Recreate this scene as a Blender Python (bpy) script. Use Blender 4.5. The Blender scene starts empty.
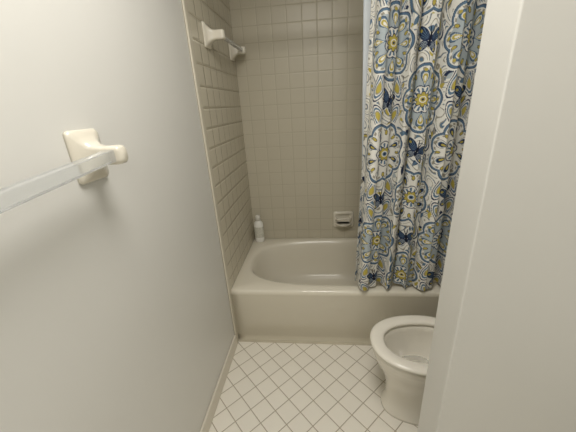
import bpy, bmesh, numpy as np
from math import *
from mathutils import Vector, Matrix
C=bpy.context; D=bpy.data
sc=C.scene
H=.41; RW=1.52; ZC=2.42; PX=.90; PY0=-.864; PY1=-.749; YB=-2.5

# ---------------- helpers
def srgb(r,g,b):
    f=lambda c:(c/255/12.92) if c/255<=.04045 else ((c/255+.055)/1.055)**2.4
    return (f(r),f(g),f(b),1)
def link(o,parent=None):
    C.collection.objects.link(o)
    if parent: o.parent=parent
    return o
def empty(name):
    o=D.objects.new(name,None); o.empty_display_size=.1; return link(o)
def mesh_obj(name,verts,faces,mat=None,parent=None,smooth=False):
    m=D.meshes.new(name); m.from_pydata([tuple(v) for v in verts],[],faces); m.validate(); m.update()
    bm=bmesh.new(); bm.from_mesh(m); bmesh.ops.recalc_face_normals(bm,faces=bm.faces); bm.to_mesh(m); bm.free()
    if smooth:
        for f in m.polygons: f.use_smooth=True
    if mat: m.materials.append(mat)
    return link(D.objects.new(name,m),parent)
def box(name,lo,hi,mat,parent=None,bev=0,seg=3):
    x0,y0,z0=lo;x1,y1,z1=hi
    v=[(x0,y0,z0),(x1,y0,z0),(x1,y1,z0),(x0,y1,z0),(x0,y0,z1),(x1,y0,z1),(x1,y1,z1),(x0,y1,z1)]
    f=[(0,3,2,1),(4,5,6,7),(0,1,5,4),(1,2,6,5),(2,3,7,6),(3,0,4,7)]
    o=mesh_obj(name,v,f,mat,parent)
    if bev:
        b=o.modifiers.new("bevel",'BEVEL'); b.width=bev; b.segments=seg; b.limit_method='ANGLE'
        for q in o.data.polygons: q.use_smooth=True
        w=o.modifiers.new("wn",'WEIGHTED_NORMAL')
    return o
def loft(name,rings,mat,parent=None,close_start=False,close_end=False,smooth=True,subsurf=0):
    n=len(rings[0]); v=[];f=[]
    for r in rings: v+=[tuple(p) for p in r]
    for k in range(len(rings)-1):
        for i in range(n):
            j=(i+1)%n
            f.append((k*n+i,k*n+j,(k+1)*n+j,(k+1)*n+i))
    if close_start: f.append(tuple(range(n))[::-1])
    if close_end: f.append(tuple((len(rings)-1)*n+i for i in range(n)))
    o=mesh_obj(name,v,f,mat,parent,smooth)
    if subsurf:
        s=o.modifiers.new("sub",'SUBSURF'); s.levels=subsurf; s.render_levels=subsurf
    return o
def lathe(name,prof,centre,mat,parent=None,axis='Z',n=40,sx=1,sy=1):
    rings=[]
    for r,h in prof:
        ring=[]
        for i in range(n):
            a=2*pi*i/n; a1,a2=r*cos(a)*sx,r*sin(a)*sy
            if axis=='Z': q=(a1,a2,h)
            elif axis=='Y': q=(a1,h,a2)
            else: q=(h,a1,a2)
            ring.append(Vector(centre)+Vector(q))
        rings.append(ring)
    return loft(name,rings,mat,parent,True,True)

# ---------------- materials
def new_mat(name,col,rough=.5,spec=.5,coat=0,trans=0,metal=0):
    m=D.materials.new(name); m.use_nodes=True
    b=m.node_tree.nodes["Principled BSDF"]
    b.inputs["Base Color"].default_value=col
    b.inputs["Roughness"].default_value=rough
    b.inputs["Specular IOR Level"].default_value=spec
    b.inputs["Coat Weight"].default_value=coat
    b.inputs["Transmission Weight"].default_value=trans
    b.inputs["Metallic"].default_value=metal
    return m
def add_noise(m,scale,amount,bump=0,bscale=None,dist=.001):
    nt=m.node_tree; N=nt.nodes; L=nt.links; b=N["Principled BSDF"]
    tc=N.new("ShaderNodeTexCoord"); no=N.new("ShaderNodeTexNoise"); no.inputs["Scale"].default_value=scale; no.inputs["Detail"].default_value=4
    L.new(tc.outputs["Object"],no.inputs["Vector"])
    col=b.inputs["Base Color"].default_value[:]
    cr=N.new("ShaderNodeValToRGB")
    cr.color_ramp.elements[0].position=.3; cr.color_ramp.elements[1].position=.7
    cr.color_ramp.elements[0].color=tuple(c*(1-amount) for c in col[:3])+(1,)
    cr.color_ramp.elements[1].color=tuple(min(1,c*(1+amount)) for c in col[:3])+(1,)
    L.new(no.outputs["Fac"],cr.inputs["Fac"]); L.new(cr.outputs["Color"],b.inputs["Base Color"])
    if bump:
        n2=N.new("ShaderNodeTexNoise"); n2.inputs["Scale"].default_value=bscale or 80; n2.inputs["Detail"].default_value=3
        L.new(tc.outputs["Object"],n2.inputs["Vector"])
        bp=N.new("ShaderNodeBump"); bp.inputs["Strength"].default_value=bump; bp.inputs["Distance"].default_value=dist
        L.new(n2.outputs["Fac"],bp.inputs["Height"]); L.new(bp.outputs["Normal"],b.inputs["Normal"])
    return m
def tile_mat(name,axes,size,col,grout,rough,gw=.03,cush=.1,bump=.6,rot=0,offs=(0,0),var=.03,dist=.004):
    """grid tile in world metres; axes e.g. 'YZ'"""
    m=new_mat(name,col,rough); nt=m.node_tree; N=nt.nodes; L=nt.links; b=N["Principled BSDF"]
    def math(op,a,b_=None,c=None):
        n=N.new("ShaderNodeMath"); n.operation=op
        for i,x in enumerate((a,b_,c)):
            if x is None: continue
            if isinstance(x,(int,float)): n.inputs[i].default_value=x
            else: L.new(x,n.inputs[i])
        return n.outputs[0]
    tc=N.new("ShaderNodeTexCoord"); sp=N.new("ShaderNodeSeparateXYZ"); L.new(tc.outputs["Object"],sp.inputs[0])
    A=sp.outputs["XYZ".index(axes[0])]; B=sp.outputs["XYZ".index(axes[1])]
    if rot:
        c,s=cos(rot),sin(rot)
        A2=math('ADD',math('MULTIPLY',A,c),math('MULTIPLY',B,s)); B2=math('SUBTRACT',math('MULTIPLY',B,c),math('MULTIPLY',A,s)); A,B=A2,B2
    ds=[];ids=[]
    for X,o in ((A,offs[0]),(B,offs[1])):
        s=math('DIVIDE',math('ADD',X,o),size)
        fr=math('FRACT',s); ids.append(math('FLOOR',s))
        ds.append(math('SUBTRACT',.5,math('ABSOLUTE',math('SUBTRACT',fr,.5))))
    d=math('MINIMUM',ds[0],ds[1])
    mr=N.new("ShaderNodeMapRange"); mr.interpolation_type='SMOOTHSTEP'
    L.new(d,mr.inputs[0]); mr.inputs[1].default_value=gw*.5; mr.inputs[2].default_value=gw*.5+.012
    hr=N.new("ShaderNodeMapRange"); hr.interpolation_type='SMOOTHSTEP'
    L.new(d,hr.inputs[0]); hr.inputs[1].default_value=gw*.4; hr.inputs[2].default_value=gw*.5+cush
    cv=N.new("ShaderNodeCombineXYZ"); L.new(ids[0],cv.inputs[0]); L.new(ids[1],cv.inputs[1])
    wn=N.new("ShaderNodeTexWhiteNoise"); wn.noise_dimensions='2D'; L.new(cv.outputs[0],wn.inputs["Vector"])
    no=N.new("ShaderNodeTexNoise"); no.inputs["Scale"].default_value=7; L.new(tc.outputs["Object"],no.inputs["Vector"])
    v=math('ADD',math('MULTIPLY',math('SUBTRACT',wn.outputs["Value"],.5),2*var),math('MULTIPLY',math('SUBTRACT',no.outputs["Fac"],.5),var*1.5))
    v=math('ADD',v,1)
    vm=N.new("ShaderNodeVectorMath"); vm.operation='SCALE'; vm.inputs[0].default_value=col[:3]; L.new(v,vm.inputs["Scale"])
    mx=N.new("ShaderNodeMix"); mx.data_type='RGBA'; L.new(mr.outputs[0],mx.inputs[0])
    mx.inputs[6].default_value=grout; L.new(vm.outputs[0],mx.inputs[7])
    L.new(mx.outputs[2],b.inputs["Base Color"])
    ro=N.new("ShaderNodeMix"); L.new(mr.outputs[0],ro.inputs[0]); ro.inputs[2].default_value=.8; ro.inputs[3].default_value=rough
    L.new(ro.outputs[0],b.inputs["Roughness"])
    bp=N.new("ShaderNodeBump"); bp.inputs["Strength"].default_value=bump; bp.inputs["Distance"].default_value=dist
    L.new(hr.outputs[0],bp.inputs["Height"]); L.new(bp.outputs["Normal"],b.inputs["Normal"])
    return m
wallpaint=add_noise(new_mat("paint_white",srgb(220,219,213),.34),3,.012,.06,55,.002)
ceilpaint=add_noise(new_mat("paint_ceiling",srgb(235,233,228),.9),3,.012,.1,60)
trimpaint=add_noise(new_mat("paint_trim",srgb(222,216,201),.35),5,.01)
tile_back=tile_mat("tile_back",'XZ',.100,srgb(202,195,175),srgb(188,181,160),.34,gw=.022,cush=.06,bump=.22,offs=(.02,.02),var=.008,dist=.003)
tile_side=tile_mat("tile_side",'YZ',.100,srgb(209,202,182),srgb(160,151,129),.25,gw=.03,cush=.10,bump=.7,offs=(.0,.02),var=.012)
tile_floor=tile_mat("tile_floor",'XY',.092,srgb(242,237,225),srgb(178,168,148),.35,gw=.034,cush=.035,bump=.3,rot=pi/4,var=.015)
tileplain=add_noise(new_mat("tile_trim_glaze",srgb(209,202,184),.2),8,.01)
tubmat=add_noise(new_mat("enamel_bone",srgb(230,224,207),.16,coat=.3),2,.01)
porc=add_noise(new_mat("porcelain",srgb(236,231,218),.12,coat=.4),2,.008)
seatm=add_noise(new_mat("seat_plastic",srgb(238,233,220),.2),2,.008)
ceram=add_noise(new_mat("ceramic_cream",srgb(224,218,202),.15,coat=.4),6,.01)
barm=new_mat("acrylic_bar",srgb(246,248,248),.10,trans=.8)
chrome=new_mat("chrome",srgb(200,200,200),.12,metal=1)
water=new_mat("water",srgb(200,205,200),.02,trans=.9)
caulk=add_noise(new_mat("caulk",srgb(200,192,172),.5),20,.05)

# ---------------- room shell
T=.12
box("floor",(-T,YB-T,-.1),(RW+T,.76+T,0),tile_floor)
box("ceiling",(-T,YB-T,ZC),(RW+T,.76+T,ZC+.1),ceilpaint)
box("wall_left",(-T,YB-T,0),(0,.76+T,ZC),wallpaint)
box("wall_back",(0,.76,0),(RW,.76+T,ZC),tile_back)
box("wall_right",(RW,YB-T,0),(RW+T,.76+T,ZC),wallpaint)
box("wall_front",(0,YB-T,0),(RW,YB,ZC),wallpaint)
box("wall_partition",(PX,PY0,0),(RW,PY1,ZC),wallpaint,bev=.004)
# tiled surround (slabs standing proud of the walls)
box("trim_tile_left",(0,.012,H+.001),(.010,.758,2.15),tile_side)
box("trim_tile_edge",(0,-.032,.0),(.012,.012,2.17),tileplain,bev=.007)
box("trim_tile_top",(0,.012,2.15),(.012,.758,2.17),tileplain,bev=.005)
box("trim_tile_right",(RW-.010,.0,H+.001),(RW,.758,2.15),tile_side)
# baseboards
def baseboard(name,lo,hi): return box(name,lo,hi,trimpaint,bev=.005)
baseboard("baseboard_left",(0,YB+.013,0),(.013,-.033,.088))
baseboard("baseboard_partition",(PX+.0,PY0-.013,0),(RW-.013,PY0,.088))
baseboard("baseboard_right",(RW-.013,YB+.013,0),(RW,PY0-.0135,.088))
baseboard("baseboard_front",(0,YB,0),(RW,YB+.013,.088))
baseboard("baseboard_alcove",(RW-.013,PY1+.001,0),(RW,-.004,.088))

# ---------------- bathtub
tub=empty("bathtub")
x0,x1,y0,y1=.003,RW-.003,0,.757
cx,cy=(x0+x1)/2,(y0+y1)/2
hx,hy=(x1-x0)/2,(y1-y0)/2
ca=atan2(hy,hx)
def angs(n):  # angles containing the rectangle corners
    out=[]
    cs=[-ca,ca,pi-ca,pi+ca,2*pi-ca]
    ns=[n//3,n*2//3,n//3,n*2//3]
    for a,b,k in zip(cs[:-1],cs[1:],ns):
        for i in range(k): out.append(a+(b-a)*i/k)
    return out
AN=angs(96)
def rect_ring(hx_,hy_,z,cx_=cx,cy_=cy,rad=.0):
    r=[]
    for a in AN:
        c,s=cos(a),sin(a)
        t=min(hx/abs(c) if abs(c)>1e-9 else 9,hy/abs(s) if abs(s)>1e-9 else 9)
        X,Y=c*t/hx*hx_,s*t/hy*hy_
        r.append((cx_+X,cy_+Y,z))
    return r
def sup_ring(ax,ay,z,cx_,cy_,e=3.0):
    r=[]
    for a in AN:
        c,s=cos(a)/hx,sin(a)/hy; L=hypot(c,s); c/=L; s/=L
        k=(abs(c)**e+abs(s)**e)**(-1/e)
        r.append((cx_+ax*c*k,cy_+ay*s*k,z))
    return r
icx,icy=.765,.385; ax,ay=.705,.318
rings=[rect_ring(hx-.0,hy-.012,0),rect_ring(hx,hy-.012,.055),rect_ring(hx,hy-.006,.06),rect_ring(hx,hy-.006,H-.045),rect_ring(hx,hy-.001,H-.035),
  rect_ring(hx,hy,H-.025),rect_ring(hx-.001,hy-.001,H-.012),rect_ring(hx-.004,hy-.005,H-.004),rect_ring(hx-.010,hy-.012,H),
  sup_ring(ax+.012,ay+.012,H,icx,icy,3.2),sup_ring(ax,ay,H-.002,icx,icy,3.1),sup_ring(ax-.010,ay-.008,H-.008,icx,icy,3.0),
  sup_ring(ax-.020,ay-.014,H-.022,icx,icy,3.0),sup_ring(ax-.035,ay-.022,H-.07,icx,icy,2.9),sup_ring(ax-.060,ay-.035,H-.17,icx+.01,icy,2.9),
  sup_ring(ax-.095,ay-.055,H-.27,icx+.02,icy,2.8),sup_ring(ax-.13,ay-.075,H-.315,icx+.03,icy,2.8),sup_ring(ax-.19,ay-.11,H-.335,icx+.03,icy,2.6),
  sup_ring(ax-.4,ay-.2,H-.340,icx+.03,icy,2.4),sup_ring(.02,.01,H-.342,icx+.03,icy,2)]
loft("tub_shell",rings,tubmat,tub,close_end=True)
# drain + overflow at the faucet end
lathe("tub_drain",[(.001,.004),(.028,.004),(.034,.0),(.034,-.004)],(1.30,.383,H-.335),chrome,tub)
lathe("tub_overflow",[(.036,0),(.036,-.006),(.028,-.012),(.001,-.013)],(1.43,.383,H-.09),chrome,tub,axis='X')
# caulk bead floor
box("tub_caulk",(.015,-.004,0),(RW-.02,.012,.006),caulk,tub)
# faucet, hidden behind the curtain but real
fau=empty("tub_faucet")
lathe("spout",[(.034,0),(.034,-.01),(.024,-.02),(.024,-.12),(.02,-.135),(.001,-.136)],(RW-.011,.383,.56),chrome,fau,axis='X')
lathe("valve_plate",[(.075,0),(.075,-.004),(.06,-.012),(.03,-.02),(.026,-.06),(.001,-.062)],(RW-.011,.383,.80),chrome,fau,axis='X')

# ---------------- toilet (bowl points to -X)
toi=empty("toilet"); TY=-.380
def egg(xf,xb,hw,z,e=2.2,n=64,ty=TY):
    """egg outline: front at xf (small X), back at xb"""
    r=[];xm=xf+(xb-xf)*.56
    for i in range(n):
        a=2*pi*i/n; c,s=cos(a),sin(a)
        k=(abs(c)**e+abs(s)**e)**(-1/e)
        X=c*k*((xb-xm) if c>0 else (xm-xf)); r.append((xm+X,ty+s*k*hw,z))
    return r
SX=.803
o=[egg(SX+.070,1.36,.118,0,2.4),egg(SX+.070,1.36,.118,.018,2.4),egg(SX+.080,1.35,.108,.03,2.4),egg(SX+.088,1.34,.100,.09),egg(SX+.085,1.33,.102,.16),
   egg(SX+.07,1.32,.115,.22),egg(SX+.04,1.30,.142,.285),egg(SX+.018,1.29,.163,.335),egg(SX+.008,1.285,.174,.365),egg(SX+.006,1.285,.176,.385),egg(SX+.010,1.28,.173,.394),
   egg(SX+.03,1.25,.155,.396),egg(SX+.055,1.22,.133,.393),egg(SX+.065,1.205,.124,.382),egg(SX+.07,1.20,.122,.36),egg(SX+.085,1.17,.112,.31),egg(SX+.12,1.13,.09,.25),egg(SX+.16,1.08,.06,.20),egg(SX+.2,1.02,.03,.18)]
loft("bowl",o,porc,toi,True,True)
mesh_obj("bowl_water",egg(SX+.132,1.118,.083,.243),[tuple(range(64))],water,toi)
# deck at back of bowl
box("deck",(1.22,TY-.16,.30),(1.47,TY+.16,.394),porc,toi,bev=.02,seg=4)
# seat ring
zs=.400
def seatring(off,z): 
    return egg(SX-.002+off,1.265-off*.8,.180-off,z)
def seatin(off,z): return egg(SX+.062-off,1.215+off*.6,.120+off,z)
so=[seatin(.004,zs),seatring(.006,zs),seatring(0,zs+.005),seatring(0,zs+.013),seatring(.004,zs+.018),seatring(.012,zs+.021),seatring(.024,zs+.022),
    seatin(.014,zs+.020),seatin(.005,zs+.016),seatin(0,zs+.010),seatin(.004,zs)]
loft("seat",so,seatm,toi)
# lid raised against tank: built standing
lid=[]
for off,xx in ((.010,1.282),(.001,1.284),(0,1.290),(.002,1.296),(.012,1.300)):
    r=[]
    base=egg(0,.44,.185,0)
    for (X,Y,_) in base:
        s=1-off*4
        r.append((xx+.03*(.44-X)/.44*1.0, TY+(Y-TY)*s, .435+(.44-X)*s*.98+off*2))
    lid.append(r)
loft("lid",lid,seatm,toi,True,True)
for k,yy in enumerate((-.07,.07)):
    box("hinge_%d"%(k+1),(1.250,TY+yy-.015,.394),(1.296,TY+yy+.015,.438),seatm,toi,bev=.006)
# tank
tz=[(.385,.20,.080),(.40,.215,.090),(.5,.222,.096),(.72,.232,.100)]
def rrect(cx_,cy_,hx_,hy_,z,r=.03,n=8):
    out=[]
    for q,(sx,sy) in enumerate(((1,1),(-1,1),(-1,-1),(1,-1))):
        for i in range(n+1):
            a=q*pi/2+pi/2*i/n
            out.append((cx_+sx*(hx_-r)+r*cos(a),cy_+sy*(hy_-r)+r*sin(a),z))
    return out
loft("tank",[rrect(1.412,TY,b,a,z) for z,a,b in tz],porc,toi,True,True)
loft("tank_lid",[rrect(1.412,TY,.098,.234,.721),rrect(1.410,TY,.105,.242,.726),rrect(1.410,TY,.105,.242,.745),rrect(1.410,TY,.098,.235,.756),rrect(1.410,TY,.08,.215,.760)],porc,toi,True,True)
lathe("flush_lever_hub",[(.014,0),(.014,-.012),(.001,-.013)],(1.312,TY+.16,.66),chrome,toi,axis='X')
box("flush_lever",(1.296,TY+.08,.652),(1.302,TY+.165,.667),chrome,toi,bev=.003)
for k,yy in enumerate((-.112,.112)):
    lathe("bolt_cap_%d"%(k+1),[(.014,0),(.013,.01),(.007,.018),(.001,.02)],(1.10,TY+yy,.015),porc,toi)

# ---------------- towel bars
def towel_bar(name,yA,yB,z,out=.07,back=.125,wide=.10,wall=0.0,bar_r=.0105,squarebar=False,zB=None):
    e=empty(name); zB=z if zB is None else zB
    for k,(yy,zz) in enumerate(((yA,z),(yB,zB))):
        # sections along X : flared square base to post head
        secs=[(0.0005,back/2,wide/2,.010),(.006,back/2,wide/2,.012),(.011,back/2-.004,wide/2-.004,.012),(.014,back/2-.014,wide/2-.013,.014),
              (.022,.036,.028,.016),(.034,.026,.021,.012),(.050,.022,.0185,.010),(.062,.0225,.019,.010),(.078,.0225,.019,.010),(.088,.021,.0175,.010),(.093,.016,.013,.009)]
        rr=[]
        for x,hz,hy_,r in secs:
            r=min(r,hz*.95,hy_*.95); x=x*(out+.025)/.093
            q=rrect(0,0,hy_,hz,0,r,6)
            rr.append([(wall+x,yy+a,zz+b) for a,b,_ in q])
        loft("bracket_%d"%(k+1),rr,ceram,e,True,True)
    n=4 if squarebar else 32
    rings=[]
    for t in (0,1):
        yy,zz=(yA-.014,z) if t==0 else (yB+.014,zB)
        rings.append([(wall+out+bar_r*cos(2*pi*i/n+pi/4),yy,zz+bar_r*sin(2*pi*i/n+pi/4)) for i in range(n)])
    b=loft("bar",rings,barm,e,True,True,smooth=not squarebar)
    if squarebar:
        bv=b.modifiers.new("bevel",'BEVEL'); bv.width=.003; bv.segments=3
    return e
towel_bar("towel_bar",-.79,-1.42,1.382,out=.075,bar_r=.020,squarebar=True,zB=1.325)
towel_bar("towel_bar",.66,.20,1.825,out=.075,wall=.010,back=.115,wide=.09,bar_r=.013,squarebar=True)

# ---------------- soap dish on back wall
sd=empty("soap_dish"); sx_,sz_=.768,.572; yw=.7595
def plate(hx_,hz_,y,r): return [(sx_+a,y,sz_+b) for a,b,_ in rrect(0,0,hx_,hz_,0,r,8)]
loft("frame",[plate(.083,.070,yw,.02),plate(.083,.070,yw-.008,.02),plate(.078,.065,yw-.016,.02),plate(.070,.057,yw-.018,.018),plate(.062,.049,yw-.016,.018),plate(.056,.043,yw-.008,.016),plate(.04,.03,yw-.003,.012),],ceram,sd,True,True)
# tray
def tray(rx,ry,z,inn=0):
    r=[]
    for i in range(33):
        a=pi+pi*i/32; r.append((sx_+rx*cos(a),yw-.006+ry*sin(a),z))
    for i in range(15):
        t=(i+1)/16; r.append((sx_+rx*(1-2*t),yw-.006,z))
    return r
zt=sz_-.035
loft("tray",[tray(.045,.02,zt-.025),tray(.062,.052,zt-.012),tray(.068,.066,zt+.002),tray(.068,.068,zt+.010),tray(.064,.064,zt+.013),tray(.057,.056,zt+.008),tray(.050,.048,zt-.002),tray(.02,.02,zt-.004)],ceram,sd,True,True)
# grab bar: arched tube
cu=D.curves.new("grab",'CURVE'); cu.dimensions='3D'; sp=cu.splines.new('POLY'); pts=[]
for i in range(25):
    a=pi*i/24; pts.append((sx_-.058*cos(a),yw-.010-.045*min(1,sin(a)*1.8),sz_+.012+.012*sin(a)))
sp.points.add(24)
for q,pt in zip(sp.points,pts): q.co=(*pt,1)
cu.bevel_depth=.0075; cu.bevel_resolution=5; cu.use_fill_caps=True; cu.materials.append(ceram)
link(D.objects.new("grab_bar",cu),sd)

# ---------------- bottle on tub ledge
bo=empty("shampoo_bottle"); bm_=add_noise(new_mat("bottle_plastic",srgb(244,243,236),.3),10,.01)
labm=add_noise(new_mat("bottle_label",srgb(214,213,200),.4),90,.12); capm=new_mat("bottle_cap",srgb(228,225,216),.3)
bc=(.070,.690,H+.001); q=1.45
lathe("body",[(.026,0),(.031,.004*q),(.032,.02*q),(.032,.10*q),(.029,.118*q),(.018,.130*q),(.014,.133*q)],bc,bm_,bo,sx=1.2,sy=.8)
lathe("label",[(.0324,.03*q),(.0326,.031*q),(.0326,.094*q),(.0324,.095*q)],bc,labm,bo,sx=1.2,sy=.8)
lathe("cap",[(.017,.132*q),(.021,.134*q),(.0195,.160*q),(.016,.163*q),(.001,.164*q)],bc,capm,bo)

# ---------------- shower curtain
cur=empty("shower_curtain")
ZT,ZB=2.065,.432
NX,NZ=820,740
XL_T,XL_B=.810,.775; XR=1.46
nf=6.5
t=np.linspace(0,1,NX)
def fold_y(t,w):   # w: 0 top,1 bottom
    ph=2*pi*nf*(t+.020*np.sin(2*pi*2.3*t+1)+.014*np.sin(2*pi*4.1*t))
    am=(.040+.011*np.sin(2*pi*1.7*t+.6))*(1+.18*w*np.sin(2*pi*3.1*t+2))
    return am*np.sin(ph+.35*w*np.sin(3*t*pi))+.009*np.sin(2.3*ph+1.2+w)
V=np.zeros((NZ,NX,3)); 
W=np.linspace(0,1,NZ)
for k,w in enumerate(W):
    xl=XL_T+(XL_B-XL_T)*w**1.3
    ph=2*pi*nf*t
    x=xl+(XR-xl)*t+.010*np.sin(2*ph+.5)*(.6+.4*w)
    V[k,:,0]=x; V[k,:,1]=.035+fold_y(t,w)*(.85+.25*w)
    V[k,:,2]=ZT+(ZB-ZT)*w+.006*np.sin(ph*.5+1)*w
mid=V[NZ//2]; seg=np.hypot(np.diff(mid[:,0]),np.diff(mid[:,1])); U=np.concatenate([[0],np.cumsum(seg)])
UU,VV=np.meshgrid(U,ZT-W*(ZT-ZB)); 
def lin(r,g,b): return np.array(srgb(r,g,b)[:3])
white=lin(232,230,222);navy=lin(42,54,82);slate=lin(92,118,142);pale=lin(176,186,190);taupe=lin(156,152,138);olive=lin(188,172,84);dark=lin(30,34,48)
img=np.ones(UU.shape+(3,))*white
rng=np.random.default_rng(7)
def window(cx_,cy_,R):
    i0,i1=np.searchsorted(U,[cx_-R,cx_+R])
    j0=int(np.clip((ZT-(cy_+R))/(ZT-ZB)*(NZ-1),0,NZ)); j1=int(np.clip((ZT-(cy_-R))/(ZT-ZB)*(NZ-1)+1,0,NZ))
    return slice(j0,j1),slice(i0,i1)
# filler: scrolling vines
fld=np.zeros_like(UU)
for i in range(14):
    k=rng.normal(0,34,2); fld+=np.sin(k[0]*UU+k[1]*VV+rng.uniform(0,6.28))
img[np.abs(np.mod(fld,1.7)-.85)<.15]=taupe
img[np.abs(np.mod(fld+1.1,3.4)-1.7)<.16]=slate
def draw_leaf(cx_,cy_,a,b,ang,cols):
    sl=window(cx_,cy_,a*1.1)
    dx,dy=UU[sl]-cx_,VV[sl]-cy_; c,s=cos(ang),sin(ang)
    px=(dx*c+dy*s)/a; py=(dy*c-dx*s)/b
    d=np.abs(py)/np.clip(1-px**2,1e-3,1); sub=img[sl]
    for th,col in cols: sub[(np.abs(px)<1)&(d<th)]=col
Umax=U[-1]
for i in range(640):
    cu_,cv_=rng.uniform(0,Umax),rng.uniform(ZB,ZT); a=rng.uniform(.012,.028)
    c=[slate,navy,olive,taupe,pale][rng.choice(5,p=[.28,.16,.32,.14,.10])]
    draw_leaf(cu_,cv_,a,a*.45,rng.uniform(0,pi),[(1,navy if rng.random()<.3 else c),(.6,c)])
def paisley(cx_,cy_,s,ang,mir=1):
    for k,(f,col) in enumerate(((1.12,white),(1,navy),(.88,white),(.74,slate),(.56,white),(.46,taupe),(.36,olive))):
        sl=window(cx_,cy_,s*1.9); dx,dy=UU[sl]-cx_,VV[sl]-cy_; c,sn=cos(ang),sin(ang)
        px=(dx*c+dy*sn)/s; py=mir*(dy*c-dx*sn)/s
        bend=.45*np.clip(px,0,2)**2
        wd=.55*f*np.sqrt(np.clip(1-((px-.15)/(1.1*f))**2,0,1))*np.where(px>.15,np.clip(1.0-(px-.15)/(1.15*f),0,1)**.5,1)
        img[sl][(np.abs(py-bend)<wd)]=col
def medallion(cx_,cy_,R,n,rot=0,kind=0,st=.86):
    sl=window(cx_,cy_,R*1.3); dx,dy=UU[sl]-cx_,(VV[sl]-cy_)/st
    r=np.hypot(dx,dy)/R; a=np.arctan2(dy,dx)+rot; sub=img[sl]
    def pet(base,amp,k,ph=0): return base+amp*np.abs(np.cos(k*a/2+ph))
    def seq(m,col): sub[m]=col
    seq(r<pet(.90,.16,n)+.03,white)
    seq(r<pet(.88,.16,n),navy)
    seq(r<pet(.86,.16,n),slate)
    seq(r<pet(.79,.16,n),white)
    seq((r<pet(.765,.155,n))&(np.mod(a*n*4/(2*pi),1)<.5),taupe)
    seq(r<pet(.70,.15,n),pale if kind==0 else white)
    pa=np.mod(a*n/(2*pi)+.5,1)-.5; th=pa*2*pi/n*r
    def petal(c0,l,w,*cols):
        x=(r-c0)/l; y=th/(w*np.clip(.55+.6*x,.2,1.2))
        d=x**2+y**2
        for lim,col in cols: seq(d<lim,col)
    petal(.60,.245,.175,(1,navy),(.86,slate if not kind else white),(.50,white if not kind else slate),(.34,navy if kind else olive),(.10,white if not kind else olive))
    pb=np.mod(a*n/(2*pi),1)-.5; tb=pb*2*pi/n*r
    d2=((r-.70)/.09)**2+(tb/.05)**2
    seq(d2<1,navy); seq(d2<.6,olive)
    d3=((r-.845)/.045)**2+(th/.05)**2; seq(d3<1,olive if not kind else taupe)
    seq(r<pet(.37,.06,n,pi/2),navy)
    seq(r<pet(.34,.06,n,pi/2),white)
    seq((r<pet(.31,.05,n,pi/2))&(np.mod(a*n*2/(2*pi),1)<.5)&(r>.22),slate)
    seq(r<pet(.17,.08,n),navy)
    seq(r<pet(.14,.075,n),olive)
    seq(r<.10,white); seq(r<.07,olive if not kind else slate); seq(r<.035,navy)
def butterfly(cx_,cy_,s,ang,colr=None):
    colr=navy if colr is None else colr
    sl=window(cx_,cy_,s*1.4); dx,dy=UU[sl]-cx_,VV[sl]-cy_; c,sn=cos(ang),sin(ang)
    px=(dx*c+dy*sn)/s; py=(dy*c-dx*sn)/s; sub=img[sl]
    def e(mx,my,a,b,th):
        X,Y=np.abs(px)-mx,py-my; return ((X*cos(th)+Y*sin(th))/a)**2+((Y*cos(th)-X*sin(th))/b)**2
    up=e(.52,.34,.56,.30,.62); lo=e(.38,-.34,.40,.27,-.75)
    halo=(e(.52,.34,.62,.36,.62)<1)|(e(.38,-.34,.46,.33,-.75)<1); sub[halo]=white
    sub[up<1]=colr; sub[lo<1]=colr
    st=(np.mod(np.arctan2(py,np.abs(px))*5,1)<.38)
    sub[(up<.66)&st]=slate; sub[(lo<.6)&st]=pale
    sub[e(.72,.46,.13,.09,0)<1]=olive; sub[e(.5,-.5,.10,.08,0)<1]=olive
    sub[(px/.08)**2+(py/.42)**2<1]=dark
    sub[(np.abs(np.abs(px)-.25*(py-.3)-.02)<.03)&(py>.3)&(py<.8)]=dark
dx_=.31; dz_=.48
col=0; u=.21
while u<Umax+.2:
    off=(col%2)*dz_/2
    for r_ in range(-1,6):
        z=1.70-r_*dz_+off; kk=(r_+col)%2
        zb=z-dz_/2
        for sgn in (-1,1):
            paisley(u+sgn*.085,zb+.050,.058,pi/2+sgn*.5,-sgn)
            paisley(u+sgn*.080,zb-.055,.052,-pi/2-sgn*.5,sgn)
        butterfly(u,zb,.068,rng.uniform(-.35,.35))
        medallion(u,z,.172,8,rot=pi/8*kk,kind=kk)
    u+=dx_; col+=1
# slight yarn / print softness
img*=(1+rng.normal(0,.02,img.shape[:2]))[...,None]
verts=V.reshape(-1,3)
idx=np.arange(NZ*NX).reshape(NZ,NX)
faces=np.stack([idx[:-1,:-1],idx[:-1,1:],idx[1:,1:],idx[1:,:-1]],-1).reshape(-1,4)
me=D.meshes.new("curtain_cloth"); me.from_pydata(verts.tolist(),[],faces.tolist()); me.update()
at=me.color_attributes.new("pattern",'FLOAT_COLOR','POINT')
at.data.foreach_set("color",np.concatenate([np.clip(img,0,1).reshape(-1,3),np.ones((NZ*NX,1))],1).ravel().astype(np.float32))
me.polygons.foreach_set("use_smooth",[True]*len(me.polygons))
cm=D.materials.new("curtain_fabric"); cm.use_nodes=True; nt=cm.node_tree; b=nt.nodes["Principled BSDF"]
an=nt.nodes.new("ShaderNodeAttribute"); an.attribute_name="pattern"; nt.links.new(an.outputs["Color"],b.inputs["Base Color"])
b.inputs["Roughness"].default_value=.85; b.inputs["Specular IOR Level"].default_value=.2
me.materials.append(cm); link(D.objects.new("cloth",me),cur)
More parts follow.
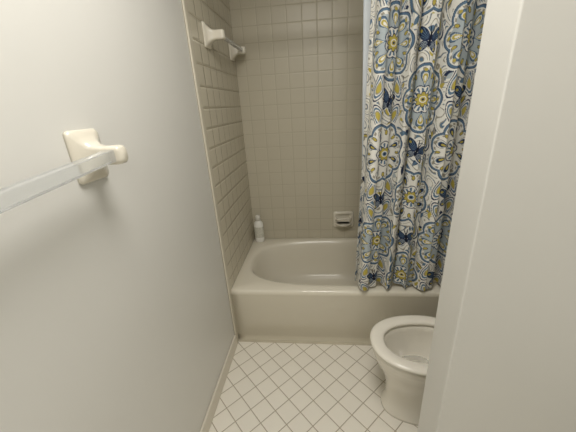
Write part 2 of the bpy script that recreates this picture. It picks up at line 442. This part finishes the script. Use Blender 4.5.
# liner (plain, behind / left of the cloth)
lm=add_noise(new_mat("liner_vinyl",srgb(200,206,210),.4),4,.02)
lv=[];lf=[];n1,n2=160,30
for k in range(n2):
    w=k/(n2-1)
    for i in range(n1):
        s=i/(n1-1)
        x=.780+.045*w+(1.44-.780)*s; y=.100+.012*sin(2*pi*9*s+1.0+.5*w)+.025*w
        lv.append((x,y,2.055+(.50-2.055)*w))
for k in range(n2-1):
    for i in range(n1-1): lf.append((k*n1+i,k*n1+i+1,(k+1)*n1+i+1,(k+1)*n1+i))
mesh_obj("liner",lv,lf,lm,cur,True)
# rod and rings
RZ=2.10
def cyl(name,a,b_,r,mat,parent,n=24):
    a=Vector(a);b_=Vector(b_);q=(b_-a).to_track_quat('Z','Y')
    rg=[[p+q@Vector((r*cos(2*pi*i/n),r*sin(2*pi*i/n),0)) for i in range(n)] for p in (a,b_)]
    return loft(name,rg,mat,parent,True,True)
rod=empty("curtain_rod"); 
cyl("rod_tube",(.012,.045,RZ),(RW-.012,.045,RZ),.0125,chrome,rod)
lathe("flange_1",[(.03,0),(.03,.006),(.018,.016),(.014,.02)],(.0105,.045,RZ),chrome,rod,axis='X')
lathe("flange_2",[(.03,0),(.03,-.006),(.018,-.016),(.014,-.02)],(RW-.0105,.045,RZ),chrome,rod,axis='X')
for k in range(12):
    X=.83+.6*k/11
    cc=D.curves.new("ring",'CURVE'); cc.dimensions='3D'; s_=cc.splines.new('POLY'); s_.points.add(19); s_.use_cyclic_u=True
    for i in range(20):
        a=2*pi*i/20; s_.points[i].co=(X,.045+.024*cos(a),RZ-.015+.030*sin(a),1)
    cc.bevel_depth=.002; cc.materials.append(chrome); link(D.objects.new("ring_%d"%(k+1),cc),cur)

# ---------------- lights
def area(name,loc,size,power,col,rot=(0,0,0)):
    l=D.lights.new(name,'AREA'); l.shape='DISK'; l.size=size; l.energy=power; l.color=col
    o=link(D.objects.new(name,l)); o.location=loc; o.rotation_euler=rot; return o
area("ceiling_light",(.55,-.95,2.40),.55,16,(1,.965,.915))
area("vanity_light",(.95,-2.3,2.0),.6,4.5,(1,.965,.92),(radians(62),0,radians(5)))
w=D.worlds.new("World"); sc.world=w; w.use_nodes=True
w.node_tree.nodes["Background"].inputs[0].default_value=(1,.98,.95,1); w.node_tree.nodes["Background"].inputs[1].default_value=.2
sc.view_settings.view_transform='Standard'

# ---------------- camera
pc=[0.5685,-1.4507,1.47,-0.1157,0.3692,-0.0606,285.09]
yaw,pit,rol,f=pc[3:]
F=Vector((sin(yaw)*cos(pit),cos(yaw)*cos(pit),-sin(pit))); R=Vector((cos(yaw),-sin(yaw),0)); Uu=R.cross(F)
R2=cos(rol)*R+sin(rol)*Uu; U2=-sin(rol)*R+cos(rol)*Uu
cd=D.cameras.new("camera"); cam=link(D.objects.new("camera",cd))
M=Matrix((R2,U2,-F)).transposed().to_4x4(); M.translation=Vector(pc[:3]); cam.matrix_world=M
cd.sensor_fit='HORIZONTAL'; cd.sensor_width=36; cd.lens=36*f/576; cd.clip_start=.02
sc.camera=cam
